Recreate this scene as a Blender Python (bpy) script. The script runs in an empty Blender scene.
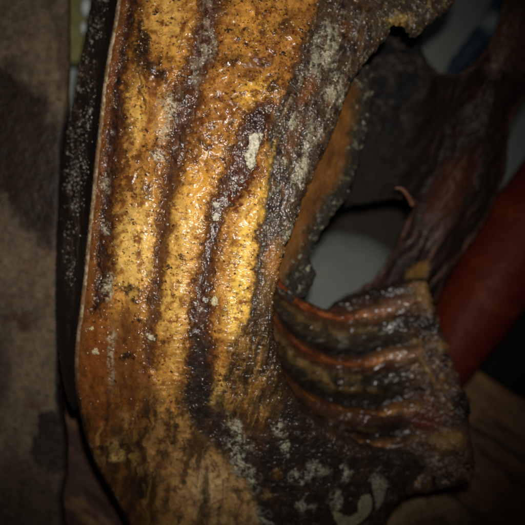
import bpy, math, random
import numpy as np
from mathutils import Vector

# ------------------------------------------------------------------ camera, world, flash, exposure
sc = bpy.context.scene
C = sc.collection
S = 0.0008            # metres per photo pixel at the slab's distance
D = 0.5               # camera to slab
CAM = Vector((0, -D, 0))

cam = bpy.data.cameras.new('camera')
cam.lens = 36 * D / (525 * S)
cam.sensor_width = 36
cam.clip_start = 0.01
cam.clip_end = 20
cam.dof.use_dof = True
cam.dof.focus_distance = 0.50
cam.dof.aperture_fstop = 2.6
camo = bpy.data.objects.new('camera', cam)
camo.location = CAM
camo.rotation_euler = (math.pi / 2, 0, 0)
C.objects.link(camo)
sc.camera = camo

w = bpy.data.worlds.new('World')
sc.world = w
w.use_nodes = True
bg = w.node_tree.nodes['Background']
bg.inputs[0].default_value = (0.95, 0.95, 0.88, 1)
bg.inputs[1].default_value = 0.012

def lamp(name, loc, target, power, angle, blend, radius, col):
    l = bpy.data.lights.new(name, 'SPOT')
    l.energy = power
    l.spot_size = math.radians(angle)
    l.spot_blend = blend
    l.shadow_soft_size = radius
    l.color = col
    o = bpy.data.objects.new(name, l)
    o.location = loc
    o.rotation_euler = (Vector(target) - Vector(loc)).to_track_quat('-Z', 'Y').to_euler()
    C.objects.link(o)
    return o

lamp('camera_flash', (0.016, -D - 0.005, 0.05), (-0.034, 0, 0.052), 11.2, 71, 1.0, 0.004, (1.0, 0.965, 0.90))

vs = sc.view_settings
vs.view_transform = 'Standard'
vs.look = 'None'
vs.exposure = 0.0
vs.gamma = 1.0
vs.use_curve_mapping = False

# ------------------------------------------------------------------ helpers
def at(u, v, y):
    k = (D + y) / D
    return (u - 262.5) * S * k, y, (262.5 - v) * S * k

def rng_table(seed):
    r = np.random.RandomState(seed)
    a = r.rand(256) * 2 * math.pi
    return r.permutation(256), np.cos(a), np.sin(a)
_T = {}
def perlin(x, y, seed=0):
    if seed not in _T: _T[seed] = rng_table(seed)
    P, gx, gy = _T[seed]
    xi = np.floor(x).astype(int); yi = np.floor(y).astype(int)
    xf = x - xi; yf = y - yi
    u = xf * xf * xf * (xf * (xf * 6 - 15) + 10); v = yf * yf * yf * (yf * (yf * 6 - 15) + 10)
    def g(a, b, dx, dy):
        h = P[(P[a & 255] + b) & 255]
        return gx[h] * dx + gy[h] * dy
    n00 = g(xi, yi, xf, yf); n10 = g(xi + 1, yi, xf - 1, yf)
    n01 = g(xi, yi + 1, xf, yf - 1); n11 = g(xi + 1, yi + 1, xf - 1, yf - 1)
    a = n00 + u * (n10 - n00); b = n01 + u * (n11 - n01)
    return (a + v * (b - a)) * 1.5
def fbm(x, y, scale, octv=4, seed=0, gain=0.55):
    t = 0; amp = 1; tot = 0; f = 1.0 / scale
    for i in range(octv):
        t = t + amp * perlin(x * f + 17.3 * i, y * f + 9.1 * i, seed + i)
        tot += amp; amp *= gain; f *= 2.03
    return t / tot * 1.35
def sstep(a, b, x):
    t = np.clip((x - a) / (b - a), 0, 1)
    return t * t * (3 - 2 * t)
def seg_dist(U, V, pts, vals=None):
    best = np.full(U.shape, 1e9); bv = np.zeros(U.shape)
    for i in range(len(pts) - 1):
        ax, ay = pts[i]; bx, by = pts[i + 1]
        dx, dy = bx - ax, by - ay
        L = dx * dx + dy * dy + 1e-9
        t = np.clip(((U - ax) * dx + (V - ay) * dy) / L, 0, 1)
        d = np.hypot(U - ax - t * dx, V - ay - t * dy)
        if vals is not None:
            w_ = vals[i] + (vals[i + 1] - vals[i]) * t
            # normalise by width so wide parts win
            m = d - w_ < best
            best = np.where(m, d - w_, best); bv = np.where(m, w_, bv)
        else:
            best = np.minimum(best, d)
    return best
def stroke(U, V, pts, vals, soft):
    """1 inside a stroke of half-widths vals, falling to 0 over `soft` px outside"""
    return 1 - sstep(-soft * 0.5, soft, seg_dist(U, V, pts, vals))
def blob(U, V, cx, cy, rx, ry, rot=0, soft=0.5):
    c, s = math.cos(math.radians(rot)), math.sin(math.radians(rot))
    a = ((U - cx) * c + (V - cy) * s) / rx; b = (-(U - cx) * s + (V - cy) * c) / ry
    return 1 - sstep(1 - soft, 1 + soft, np.hypot(a, b))
def inside(U, V, poly):
    r = np.zeros(U.shape, bool); n = len(poly)
    for i in range(n):
        x1, y1 = poly[i]; x2, y2 = poly[(i + 1) % n]
        if y1 == y2: continue
        m = ((y1 > V) != (y2 > V)) & (U < (x2 - x1) * (V - y1) / (y2 - y1) + x1)
        r ^= m
    return r
def signed(U, V, poly):
    d = seg_dist(U, V, list(poly) + [poly[0]])
    return np.where(inside(U, V, poly), d, -d)
def dots(U, V, size, seed, rmin, rmax, prob):
    """scattered round grains; prob is an array or a number; returns 0..1 dome heights"""
    r = np.random.RandomState(seed)
    T = r.rand(4, 128, 128)
    x = U / size; y = V / size
    xi = np.floor(x).astype(int); yi = np.floor(y).astype(int)
    out = np.zeros(U.shape)
    for dx in (-1, 0, 1):
        for dy in (-1, 0, 1):
            a = (xi + dx) & 127; b = (yi + dy) & 127
            px = xi + dx + T[0, a, b]; py = yi + dy + T[1, a, b]
            rad = (rmin + (rmax - rmin) * T[2, a, b] ** 2) / size
            d = np.hypot(x - px, y - py) / rad
            h = np.where(T[3, a, b] < prob, np.clip(1 - d * d, 0, 1), 0)
            out = np.maximum(out, h)
    return out
def lin(c):
    c = np.asarray(c, float) / 255.0
    return np.where(c <= 0.04045, c / 12.92, ((c + 0.055) / 1.055) ** 2.4)
class Paint:
    """albedo, roughness and relief (mm towards the viewer) over a sheet"""
    def __init__(s, U, base, rough=0.4):
        s.c = np.empty(U.shape + (3,)); s.c[:] = lin(base)
        s.r = np.full(U.shape, float(rough)); s.h = np.zeros(U.shape); s.g = np.full(U.shape, 0.6)
    def mix(s, m, col, rough=None, h=None):
        m = np.clip(m, 0, 1)
        s.c += (lin(col) - s.c) * m[..., None]
        if rough is not None: s.r += (rough - s.r) * m
        if h is not None: s.h += h * m
    def mul(s, f):
        s.c *= f[..., None]

def tag(o, label, cat, group=None, kind=None):
    o['label'] = label; o['category'] = cat
    if group: o['group'] = group
    if kind: o['kind'] = kind
    return o
def empty(name, loc):
    o = bpy.data.objects.new(name, None); o.location = loc; o.empty_display_size = 0.02
    C.objects.link(o); return o
def link_mesh(name, co, faces, mat, parent=None, col=None, rough=None, smooth=True, grain=None):
    me = bpy.data.meshes.new(name)
    co = np.asarray(co, np.float32)
    org = np.array(parent.matrix_world.translation if parent else (0, 0, 0), np.float32)
    if parent:
        org = np.array(parent['_org'], np.float32)
    co = co - org
    loops = np.concatenate([np.asarray(f, np.int32).ravel() for f in faces]) if faces else np.zeros(0, np.int32)
    sizes = np.concatenate([np.full(len(f), np.asarray(f).shape[1], np.int32) for f in faces if len(f)])
    starts = np.concatenate([[0], np.cumsum(sizes)[:-1]]).astype(np.int32)
    me.vertices.add(len(co)); me.vertices.foreach_set('co', co.ravel())
    me.loops.add(len(loops)); me.loops.foreach_set('vertex_index', loops)
    me.polygons.add(len(sizes)); me.polygons.foreach_set('loop_start', starts)
    me.update(calc_edges=True); me.validate()
    if smooth: me.polygons.foreach_set('use_smooth', np.ones(len(me.polygons), bool))
    if col is not None:
        a = me.color_attributes.new('tint', 'FLOAT_COLOR', 'POINT')
        rgba = np.ones((len(co), 4), np.float32); rgba[:, :3] = col; rgba[:, 3] = rough
        a.data.foreach_set('color', rgba.ravel())
    if grain is not None:
        a = me.attributes.new('grain', 'FLOAT', 'POINT'); a.data.foreach_set('value', np.asarray(grain, np.float32))
    me.materials.append(mat)
    o = bpy.data.objects.new(name, me); C.objects.link(o)
    if parent: o.parent = parent
    return o
def root(name, loc):
    o = empty(name, loc); o['_org'] = tuple(loc); return o

def interp(coarse, x0, y0, st, U, V):
    fx = np.clip((U - x0) / st, 0, coarse.shape[1] - 1.001); fy = np.clip((V - y0) / st, 0, coarse.shape[0] - 1.001)
    i = fx.astype(int); j = fy.astype(int); a = fx - i; b = fy - j
    return (coarse[j, i] * (1 - a) * (1 - b) + coarse[j, i + 1] * a * (1 - b) + coarse[j + 1, i] * (1 - a) * b + coarse[j + 1, i + 1] * a * b)

def sheet(name, poly, depth, paint, mat, parent=None, step=0.6, thick=0.012, edge_r=8, edge_h=1.0,
          ragged=2.0, rag_scale=10, seed=1, proud=0.0, rag_gain=0.65):
    """a solid slab whose outline is poly; depth(U,V) is the distance behind the slab plane"""
    P = np.array(poly, float)
    x0, y0 = P.min(0) - 6; x1, y1 = P.max(0) + 6
    cs = max(1.5, step)
    cu, cv = np.meshgrid(np.arange(x0 - 8, x1 + 8 + cs, cs), np.arange(y0 - 8, y1 + 8 + cs, cs))
    csd = signed(cu, cv, poly)
    U, V = np.meshgrid(np.arange(x0, x1, step), np.arange(y0, y1, step))
    rg_ = ragged(U, V) if callable(ragged) else ragged
    wu = fbm(U, V, rag_scale, 4, seed + 50, rag_gain) * rg_; wv = fbm(U, V, rag_scale, 4, seed + 70, rag_gain) * rg_
    sd = interp(csd, x0 - 8, y0 - 8, cs, U + wu, V + wv)
    gy, gx = np.gradient(sd, step)
    ins = sd > 0
    q = ins[:-1, :-1] & ins[1:, :-1] & ins[:-1, 1:] & ins[1:, 1:]
    used = np.zeros(U.shape, bool)
    used[:-1, :-1] |= q; used[1:, :-1] |= q; used[:-1, 1:] |= q; used[1:, 1:] |= q
    # boundary vertices: used, but with a missing quad next to them
    cnt = np.zeros(U.shape, int)
    cnt[:-1, :-1] += q; cnt[1:, :-1] += q; cnt[:-1, 1:] += q; cnt[1:, 1:] += q
    bnd = used & (cnt < 4)
    gl = np.hypot(gx, gy) + 1e-6
    mv = np.where(bnd, np.clip(sd, 0, step * 1.2), 0)
    Uo = U - gx / gl * mv; Vo = V - gy / gl * mv
    p = paint(Uo, Vo, sd)
    dep = depth(Uo, Vo)
    e = np.clip(1 - np.maximum(sd, 0) / edge_r, 0, 1)
    dep = dep + edge_h * edge_r * S * (1 - np.sqrt(np.clip(1 - e * e, 0, 1))) - p.h * 0.001 * (1 - 0.7 * e ** 4) - proud
    TH = thick(Uo, Vo) if callable(thick) else np.full(U.shape, thick)
    X, Y, Z = at(Uo, Vo, dep)
    idx = np.full(U.shape, -1); n = used.sum(); idx[used] = np.arange(n)
    co = np.stack([X[used], Y[used], Z[used]], 1)
    col = p.c[used]; rg = p.r[used]; gg = p.g[used]
    jj, ii = np.nonzero(q)
    f = np.stack([idx[jj, ii], idx[jj + 1, ii], idx[jj + 1, ii + 1], idx[jj, ii + 1]], 1)
    # boundary edges -> rim
    ed = np.concatenate([f[:, [0, 1]], f[:, [1, 2]], f[:, [2, 3]], f[:, [3, 0]]])
    key = np.sort(ed, 1); key = key[:, 0].astype(np.int64) * (n + 1) + key[:, 1]
    u_, inv, c_ = np.unique(key, return_inverse=True, return_counts=True)
    be = ed[c_[inv] == 1]
    bv = np.unique(be); mp = np.full(n, -1)
    rims = [co]; cols = [col]; rgs = [rg]; gs = [gg]; fs = [f]; prev = np.arange(n); off = n
    cm = np.array([co[:, 0].mean(), 0, co[:, 2].mean()])
    for k, (dy, sh) in enumerate(((0.35, 0.0), (1.0, 0.006))):
        cur = np.full(n, -1); cur[bv] = off + np.arange(len(bv)); off += len(bv)
        nb = co[bv].copy(); nb[:, 1] += TH[used][bv] * dy
        nb[:, [0, 2]] += (cm[[0, 2]] - nb[:, [0, 2]]) * sh
        rims.append(nb); cols.append(col[bv]); rgs.append(rg[bv]); gs.append(gg[bv])
        fs.append(np.stack([prev[be[:, 1]], prev[be[:, 0]], cur[be[:, 0]], cur[be[:, 1]]], 1))
        prev = cur
    # coarse back
    kx = max(1, int(round(3.0 / step)))
    sj = np.arange(0, U.shape[0], kx); si = np.arange(0, U.shape[1], kx)
    sub = ins[np.ix_(sj, si)]; bi = np.full(sub.shape, -1); nb_ = sub.sum(); bi[sub] = off + np.arange(nb_)
    bx, by, bz = X[np.ix_(sj, si)][sub], Y[np.ix_(sj, si)][sub] + TH[np.ix_(sj, si)][sub], Z[np.ix_(sj, si)][sub]
    rims.append(np.stack([bx, by, bz], 1)); cols.append(p.c[np.ix_(sj, si)][sub]); rgs.append(p.r[np.ix_(sj, si)][sub]); gs.append(p.g[np.ix_(sj, si)][sub])
    qb = sub[:-1, :-1] & sub[1:, :-1] & sub[:-1, 1:] & sub[1:, 1:]
    j, i = np.nonzero(qb)
    if len(j): fs.append(np.stack([bi[j, i], bi[j, i + 1], bi[j + 1, i + 1], bi[j + 1, i]], 1))
    return link_mesh(name, np.concatenate(rims), fs, mat, parent, np.concatenate(cols), np.concatenate(rgs), grain=np.concatenate(gs))

def sweep(name, pts, rad, paint, mat, parent=None, nl=220, nr=40, flat=1.0, lump=0.0, seed=3):
    """a tapered tube through (px,py,depth) points; paint(T,A)-> Paint with T along 0..1, A angle"""
    P = np.array([at(*p) for p in pts]); n = len(P)
    t = np.linspace(0, n - 1, nl)
    def cr(A, t):
        A = np.asarray(A, float); i = np.clip(t.astype(int), 0, n - 2); f = t - i
        p0 = A[np.clip(i - 1, 0, n - 1)]; p1 = A[i]; p2 = A[i + 1]; p3 = A[np.clip(i + 2, 0, n - 1)]
        if A.ndim > 1: f = f[:, None]
        return 0.5 * (2 * p1 + (p2 - p0) * f + (2 * p0 - 5 * p1 + 4 * p2 - p3) * f ** 2 + (3 * p1 - p0 - 3 * p2 + p3) * f ** 3)
    c = cr(P, t); r = cr(np.array(rad) * S, t)
    tg = np.gradient(c, axis=0); tg /= np.linalg.norm(tg, axis=1)[:, None]
    up = np.array([0, 1.0, 0]); sx = np.cross(tg, up); sx /= np.linalg.norm(sx, axis=1)[:, None]
    sy = np.cross(sx, tg)
    a = np.linspace(0, 2 * math.pi, nr, endpoint=False)
    T, A = np.meshgrid(t / (n - 1), a, indexing='ij')
    p = paint(T, A)
    ln = fbm(T * 40 * n / 4, np.cos(A) * 4 + 10 + np.sin(A) * 2, 3.0, 3, seed) * lump
    # closing caps
    capr = np.sqrt(np.clip(1 - np.clip(1 - np.minimum(T, 1 - T) / 0.03, 0, 1) ** 2, 0.0004, 1))
    R = (r[:, None] * (1 + ln) + p.h * 0.001) * capr
    co = c[:, None, :] + R[..., None] * (np.cos(A)[..., None] * sx[:, None, :] + flat * np.sin(A)[..., None] * sy[:, None, :])
    idx = np.arange(nl * nr).reshape(nl, nr)
    i0 = idx[:-1]; i1 = idx[1:]
    f = np.stack([i0, np.roll(i0, -1, 1), np.roll(i1, -1, 1), i1], -1).reshape(-1, 4)
    fc = [f, idx[0][None, ::-1], idx[-1][None, :]]
    return link_mesh(name, co.reshape(-1, 3), fc, mat, parent, p.c.reshape(-1, 3), p.r.ravel(), grain=p.g.ravel())

# ------------------------------------------------------------------ materials
def nd(nt, t, **kw):
    n = nt.nodes.new(t)
    for k, v in kw.items(): setattr(n, k, v)
    return n
def tint_mat(name, bump=0.5, scale=900, dist=0.0006, coat=0.3, spec=0.5, sss=0.0, streak=None, var=0.35, rvar=0.25, grain=None, coat_r=0.18, grain_d=0.0010):
    m = bpy.data.materials.new(name); m.use_nodes = True; nt = m.node_tree
    b = nt.nodes['Principled BSDF']; L = nt.links.new
    at_ = nd(nt, 'ShaderNodeAttribute', attribute_name='tint')
    tc = nd(nt, 'ShaderNodeTexCoord')
    mp = nd(nt, 'ShaderNodeMapping'); L(tc.outputs['Object'], mp.inputs[0])
    if streak: mp.inputs['Scale'].default_value = streak
    n1 = nd(nt, 'ShaderNodeTexNoise'); n1.inputs['Scale'].default_value = scale; n1.inputs['Detail'].default_value = 4
    n2 = nd(nt, 'ShaderNodeTexNoise'); n2.inputs['Scale'].default_value = scale * 0.37; n2.inputs['Detail'].default_value = 5
    L(mp.outputs[0], n1.inputs['Vector']); L(mp.outputs[0], n2.inputs['Vector'])
    mr = nd(nt, 'ShaderNodeMapRange'); mr.inputs[1].default_value = 0.3; mr.inputs[2].default_value = 0.7
    mr.inputs[3].default_value = 1 - var; mr.inputs[4].default_value = 1 + var
    L(n2.outputs['Fac'], mr.inputs[0])
    mx = nd(nt, 'ShaderNodeMix', data_type='RGBA', blend_type='MULTIPLY'); mx.inputs[0].default_value = 1
    L(at_.outputs['Color'], mx.inputs[6]); L(mr.outputs[0], mx.inputs[7])
    L(mx.outputs[2], b.inputs['Base Color'])
    m3 = nd(nt, 'ShaderNodeMapRange'); m3.inputs[1].default_value = 0.3; m3.inputs[2].default_value = 0.7
    m3.inputs[3].default_value = -rvar * 0.5; m3.inputs[4].default_value = rvar * 0.5
    L(n1.outputs['Fac'], m3.inputs[0])
    ad = nd(nt, 'ShaderNodeMath', operation='ADD', use_clamp=True)
    L(at_.outputs['Alpha'], ad.inputs[0]); L(m3.outputs[0], ad.inputs[1]); L(ad.outputs[0], b.inputs['Roughness'])
    bp = nd(nt, 'ShaderNodeBump'); bp.inputs['Strength'].default_value = bump; bp.inputs['Distance'].default_value = dist
    L(n1.outputs['Fac'], bp.inputs['Height'])
    L(bp.outputs[0], b.inputs['Normal'])
    b.inputs['Specular IOR Level'].default_value = spec
    b.inputs['Coat Weight'].default_value = coat; b.inputs['Coat Roughness'].default_value = 0.18
    b.inputs['Coat Roughness'].default_value = coat_r
    if grain:                                      # beads of fat and brine that catch the flash
        n4 = nd(nt, 'ShaderNodeTexNoise'); n4.inputs['Scale'].default_value = grain; n4.inputs['Detail'].default_value = 3; n4.inputs['Roughness'].default_value = 0.6
        L(mp.outputs[0], n4.inputs['Vector'])
        b2 = nd(nt, 'ShaderNodeBump'); b2.inputs['Distance'].default_value = grain_d
        ga = nd(nt, 'ShaderNodeAttribute', attribute_name='grain'); L(ga.outputs['Fac'], b2.inputs['Strength'])
        L(n4.outputs['Fac'], b2.inputs['Height']); L(b2.outputs[0], b.inputs['Coat Normal'])
        n5 = nd(nt, 'ShaderNodeTexNoise'); n5.inputs['Scale'].default_value = 45; n5.inputs['Detail'].default_value = 4
        L(tc.outputs['Object'], n5.inputs['Vector'])
        m5 = nd(nt, 'ShaderNodeMapRange'); m5.inputs[1].default_value = 0.38; m5.inputs[2].default_value = 0.62; m5.inputs[3].default_value = coat * 0.25; m5.inputs[4].default_value = coat
        L(n5.outputs['Fac'], m5.inputs[0])
        m6 = nd(nt, 'ShaderNodeMapRange'); m6.inputs[1].default_value = 0.3; m6.inputs[2].default_value = 0.5; m6.inputs[3].default_value = 1.0; m6.inputs[4].default_value = 0.12
        L(at_.outputs['Alpha'], m6.inputs[0])
        m7 = nd(nt, 'ShaderNodeMath', operation='MULTIPLY'); L(m5.outputs[0], m7.inputs[0]); L(m6.outputs[0], m7.inputs[1])
        m8 = nd(nt, 'ShaderNodeMapRange'); m8.inputs[3].default_value = 0.07; L(ga.outputs['Fac'], m8.inputs[0])
        m9 = nd(nt, 'ShaderNodeMath', operation='MULTIPLY'); L(m7.outputs[0], m9.inputs[0]); L(m8.outputs[0], m9.inputs[1])
        L(m9.outputs[0], b.inputs['Coat Weight'])
    else:
        L(bp.outputs[0], b.inputs['Coat Normal'])
    if sss:
        b.inputs['Subsurface Weight'].default_value = sss
        b.inputs['Subsurface Radius'].default_value = (1.0, 0.45, 0.15)
        b.inputs['Subsurface Scale'].default_value = 0.0025
    return m
M_slab = tint_mat('greasy_cured_meat', bump=0.25, scale=700, dist=0.0005, coat=1.0, grain=520, coat_r=0.10, sss=0.25, var=0.22, spec=0.3)
M_rind = tint_mat('salty_black_rind', bump=0.9, scale=900, dist=0.0008, coat=0.1)
M_rib = tint_mat('wet_rib', bump=0.35, scale=200, dist=0.0010, coat=0.5, spec=0.4, grain=170, coat_r=0.16, grain_d=0.0016)
M_dry = tint_mat('leathery_dried_meat', bump=0.6, scale=500, dist=0.0008, coat=0.0, spec=0.22)
M_crust = tint_mat('chalky_mould', bump=0.9, scale=1200, dist=0.0006, coat=0.0, spec=0.3)
M_wood = tint_mat('weathered_wood', bump=0.5, scale=500, dist=0.0005, coat=0.0, spec=0.25)
M_plain = tint_mat('painted_surface', bump=0.2, scale=200, dist=0.0005, coat=0.0, spec=0.3, var=0.08)
M_smooth = tint_mat('smooth_red_meat', bump=0.25, scale=300, dist=0.0008, coat=0.0, spec=0.2, var=0.2)

# ------------------------------------------------------------------ the setting behind
def plain(base, rough, amp=0.15, scale=60, seed=5, dirt=None):
    def f(U, V, sd=None):
        p = Paint(U, base, rough)
        p.mul(1 + amp * fbm(U, V, scale, 4, seed))
        if dirt: dirt(p, U, V)
        return p
    return f
# grey plastered wall, 0.55 m behind the slab
o = sheet('wall', [(-260, -260), (800, -260), (800, 800), (-260, 800)], lambda U, V: 0.42 + 0.0006 * (U - 300),
      plain((146, 153, 148), 0.8, 0.12, 90), M_plain, step=8, thick=0.02, edge_r=2, ragged=0)
o['kind'] = 'structure'

def post_paint(U, V, sd):
    p = Paint(U, (196, 192, 182), 0.5)
    p.mul(1 + 0.1 * fbm(U, V, 25, 3, 8))
    p.mix(sstep(20, 4, np.abs(U - 78)), (150, 148, 88), 0.5)
    return p

# ---- olive upright with two pale knobs, seen through the slit at top left
r = root('olive_upright', at(70, 62, 0.22))
tag(r, 'blurred olive green upright with two white knobs in the slit at top left', 'upright')
sheet('upright_body', [(48, -30), (88, -30), (88, 61), (48, 61)], lambda U, V: 0.22 + 0 * U,
      plain((122, 118, 74), 0.5, 0.3, 14, 9), M_plain, r, step=1.5, thick=0.02, edge_r=4, ragged=0.4)
for (x, y, a, b_) in ((87, 8, 7, 9), (85, 29, 5, 7)):
    n = 16; m_ = 10
    th = np.linspace(0.001, math.pi - 0.001, m_); ph = np.linspace(0, 2 * math.pi, n, endpoint=False)
    TH, PH = np.meshgrid(th, ph, indexing='ij')
    X0, Y0, Z0 = at(x, y, 0.21); k = S * (D + 0.21) / D
    co = np.stack([X0 + a * k * np.sin(TH) * np.cos(PH) * (1 + .12 * np.sin(3 * PH)), Y0 + 0.008 * np.sin(TH) * np.sin(PH), Z0 + b_ * k * np.cos(TH)], -1)
    idx = np.arange(m_ * n).reshape(m_, n)
    f = np.stack([idx[:-1], idx[1:], np.roll(idx[1:], -1, 1), np.roll(idx[:-1], -1, 1)], -1).reshape(-1, 4)
    link_mesh('knob', co.reshape(-1, 3), [f], M_plain, r, np.tile(lin((196, 200, 196)), (m_ * n, 1)), np.full(m_ * n, 0.4))

# ---- weathered board at the left
def board_paint(U, V, sd):
    p = Paint(U, (92, 78, 60), 0.7)
    p.mul(1 + 0.35 * fbm(U * 1.0, V * 0.6, 34, 5, 21) + 0.14 * fbm(U, V, 5, 4, 22))
    p.mix(sstep(0.0, 0.5, fbm(U, V, 40, 4, 23)), (104, 88, 68))
    p.mix(0.6 * sstep(0.15, 0.6, fbm(U, V, 18, 4, 24)), (92, 64, 46))
    wu = U + 9 * fbm(U, V, 22, 5, 25, 0.62); wv = V + 13 * fbm(U, V, 22, 5, 26, 0.62)
    st = signed(wu, wv, [(-40, 62), (14, 70), (24, 90), (40, 95), (46, 118), (56, 128), (60, 170), (57, 215), (48, 246), (32, 228), (18, 214), (8, 196), (-40, 180)])
    m = sstep(-14, 4, st)
    p.mix(m, (40, 28, 18), 0.6, -0.3)
    st2 = signed(wu, wv, [(36, 412), (75, 405), (75, 472), (44, 470), (30, 455)])
    p.mix(sstep(-3, 4, st2) * 0.9, (26, 19, 13), 0.7)
    p.mix(blob(wu, wv, 18, 322, 17, 8), (70, 50, 38))
    p.mix(0.8 * blob(wu, wv, -2, 370, 14, 40), (58, 42, 34))
    p.mix(0.8 * blob(wu, wv, 62, 60, 6, 40, 0, .4), (70, 52, 40))
    p.mix(sstep(7, 1.5, sd) * sstep(90, 130, V), (28, 20, 17))
    p.mix(0.7 * sstep(420, 500, V), (58, 44, 36))
    p.h += 0.8 * fbm(U, V, 12, 4, 27) + 0.35 * fbm(U, V, 3, 3, 28) + 1.5 * fbm(U, V, 60, 2, 29)
    return p
r = sheet('weathered_board', [(-60, -40), (68, -40), (68, 60), (67, 110), (62, 150), (60, 250), (59, 400), (66, 440), (66, 475), (60, 500), (70, 575), (-60, 575)],
      lambda U, V: 0.10 + 0.00 * U, board_paint, M_wood, step=0.8, thick=0.010, edge_r=7, ragged=1.2, rag_scale=25)
tag(r, 'taupe weathered board with a large dark stain at the left edge', 'board')

# ---- brown planks at the bottom
bt = root('plank_bench', at(400, 560, 0.26)); tag(bt, 'brown plank bench beneath the crusted meat at the lower right', 'bench')
def plank_paint(seed, base):
    def f(U, V, sd):
        p = Paint(U, base, 0.6)
        a = (U * 0.80 + V * 0.60); b_ = (-U * 0.60 + V * 0.80)
        p.mul(1 + 0.45 * fbm(a * 0.16, b_, 7, 5, seed) + 0.2 * fbm(U, V, 60, 3, seed + 3))
        p.mix(0.8 * sstep(0.25, 0.6, fbm(a * 0.25, b_, 22, 4, seed + 5)), (58, 38, 24))
        p.mix(0.6 * sstep(0.25, 0.6, fbm(a * 0.25, b_, 22, 4, seed + 8)), (160, 122, 80))
        p.h += 0.6 * fbm(a * 0.16, b_, 7, 4, seed)
        return p
    return f
pl = [[(428, 356), (470, 366), (505, 388), (560, 424), (640, 480), (640, 540), (560, 484), (500, 440), (428, 402)],
      [(428, 406), (500, 444), (560, 488), (640, 544), (640, 640), (560, 580), (500, 530), (428, 480)],
      [(428, 484), (500, 534), (560, 584), (640, 644), (640, 720), (300, 720), (300, 480)]]
for k, q in enumerate(pl):
    sheet('plank', q, lambda U, V: 0.30 - 0.0005 * (V - 400), plank_paint(31 + 7 * k, (126, 92, 62)), M_wood, bt, step=1.2, thick=0.02, edge_r=4, ragged=0.8, rag_scale=20, seed=31 + k)
r = sheet('dark_backboard', [(30, 380), (300, 380), (300, 640), (30, 640)], lambda U, V: 0.20 + 0 * U,
      plank_paint(77, (74, 54, 44)), M_wood, step=1.5, thick=0.02, edge_r=3, ragged=0.5)
tag(r, 'dim reddish brown board behind the rounded lower left end of the slab', 'board')
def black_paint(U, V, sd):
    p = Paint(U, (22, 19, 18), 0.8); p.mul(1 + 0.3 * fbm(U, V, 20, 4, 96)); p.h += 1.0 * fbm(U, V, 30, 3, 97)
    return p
r = sheet('shade_backdrop', [(430, 300), (660, 220), (660, 470), (430, 380)], lambda U, V: 0.36 + 0 * U, black_paint, M_wood, step=2.0, thick=0.02, edge_r=5, ragged=1.5, rag_scale=20, seed=96)  # near-black sheet added where the gap is only in shade
tag(r, 'blackish box added to blacken the gap below the red joint at the right edge', 'backdrop')
# pale rounded board end at the very bottom
def pale_paint(U, V, sd):
    p = Paint(U, (128, 104, 72), 0.6)
    p.mul(1 + 0.25 * fbm(U, V, 14, 4, 91))
    p.mix(sstep(16, 26, sd) * 0.8, (92, 66, 42))
    p.mix(sstep(3, 0, sd) * 0.7, (70, 50, 34))
    p.h += 0.5 * fbm(U, V, 8, 4, 92)
    return p
r = sheet('pale_board', [(376, 540), (388, 516), (404, 502), (424, 494), (446, 494), (464, 504), (474, 522), (480, 550), (480, 600), (376, 600)],
      lambda U, V: 0.17 + 0 * U, pale_paint, M_wood, step=1.0, thick=0.03, edge_r=10, ragged=1.0)
tag(r, 'pale tan rounded board end peeping out at the bottom, below the dark crust', 'board')

# ---- dark blue thing in the V gap at top right
def blue_paint(T, A):
    p = Paint(T, (46, 58, 72), 0.35)
    p.mix(sstep(0.05, 0.6, fbm(T * 10, np.cos(A) * 2, 1.0, 3, 41)), (24, 30, 42))
    p.mix(sstep(0.1, 0.02, np.abs(T - 0.42)), (120, 130, 132))
    return p
r = sweep('blue_bag', [(520, -40, 0.30), (506, -5, 0.30), (490, 24, 0.30), (474, 46, 0.30), (456, 66, 0.30), (446, 86, 0.30)], [16, 17, 17, 16, 12, 7], blue_paint, M_plain, None, 60, 24, lump=0.2)
tag(r, 'dark blue grey bundle blurred in the gap at top right', 'bundle')

# ---- smooth dark red piece at the right
def red_paint(T, A):
    p = Paint(T, (92, 30, 11), 0.6)
    p.mix(sstep(-0.2, 0.5, fbm(T * 6, np.cos(A) * 2, 1.0, 4, 44)), (92, 28, 13))
    p.mix(0.6 * sstep(0.2, 0.6, fbm(T * 9, np.sin(A) * 2 + 5, 1.0, 4, 46)), (132, 54, 22))
    p.h += 1.5 * fbm(T * 8, np.cos(A) * 2, 1.0, 3, 47)
    return p
r = sweep('red_meat_joint', [(436, 396, 0.26), (452, 350, 0.26), (484, 296, 0.26), (526, 236, 0.26), (590, 152, 0.26), (640, 70, 0.26)], [28, 48, 60, 70, 72, 60], red_paint, M_smooth, None, 120, 48)
tag(r, 'smooth dark red meat joint slanting behind the ribs at the right', 'meat joint')

# ---- dim sheet added behind the membrane to darken the wall gap
def dim_paint(U, V, sd):
    p = Paint(U, (52, 45, 38), 0.8)
    p.mul(1 + 0.4 * fbm(U, V * 0.4, 18, 4, 141))
    p.h += 3 * fbm(U, V * 0.3, 26, 3, 145)
    return p
r = sheet('shade_backing', [(300, 60), (430, 60), (436, 150), (436, 260), (430, 330), (300, 330)],
      lambda U, V: 0.40 + 0 * U, dim_paint, M_dry, step=1.2, thick=0.02, edge_r=16, ragged=4, rag_scale=22, seed=141)
tag(r, 'dim brown backing sheet added to darken the gap above the pale grey dome', 'dried meat')
def dome_paint(U, V, sd):
    p = Paint(U, (124, 129, 121), 0.9); p.mul(1 + 0.12 * fbm(U, V, 30, 4, 147)); p.h += 2.0 * fbm(U, V, 40, 3, 148)
    return p
el = [(338 + 92 * math.cos(q * math.pi / 24), 332 + 102 * math.sin(q * math.pi / 24)) for q in range(48)]
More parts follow.
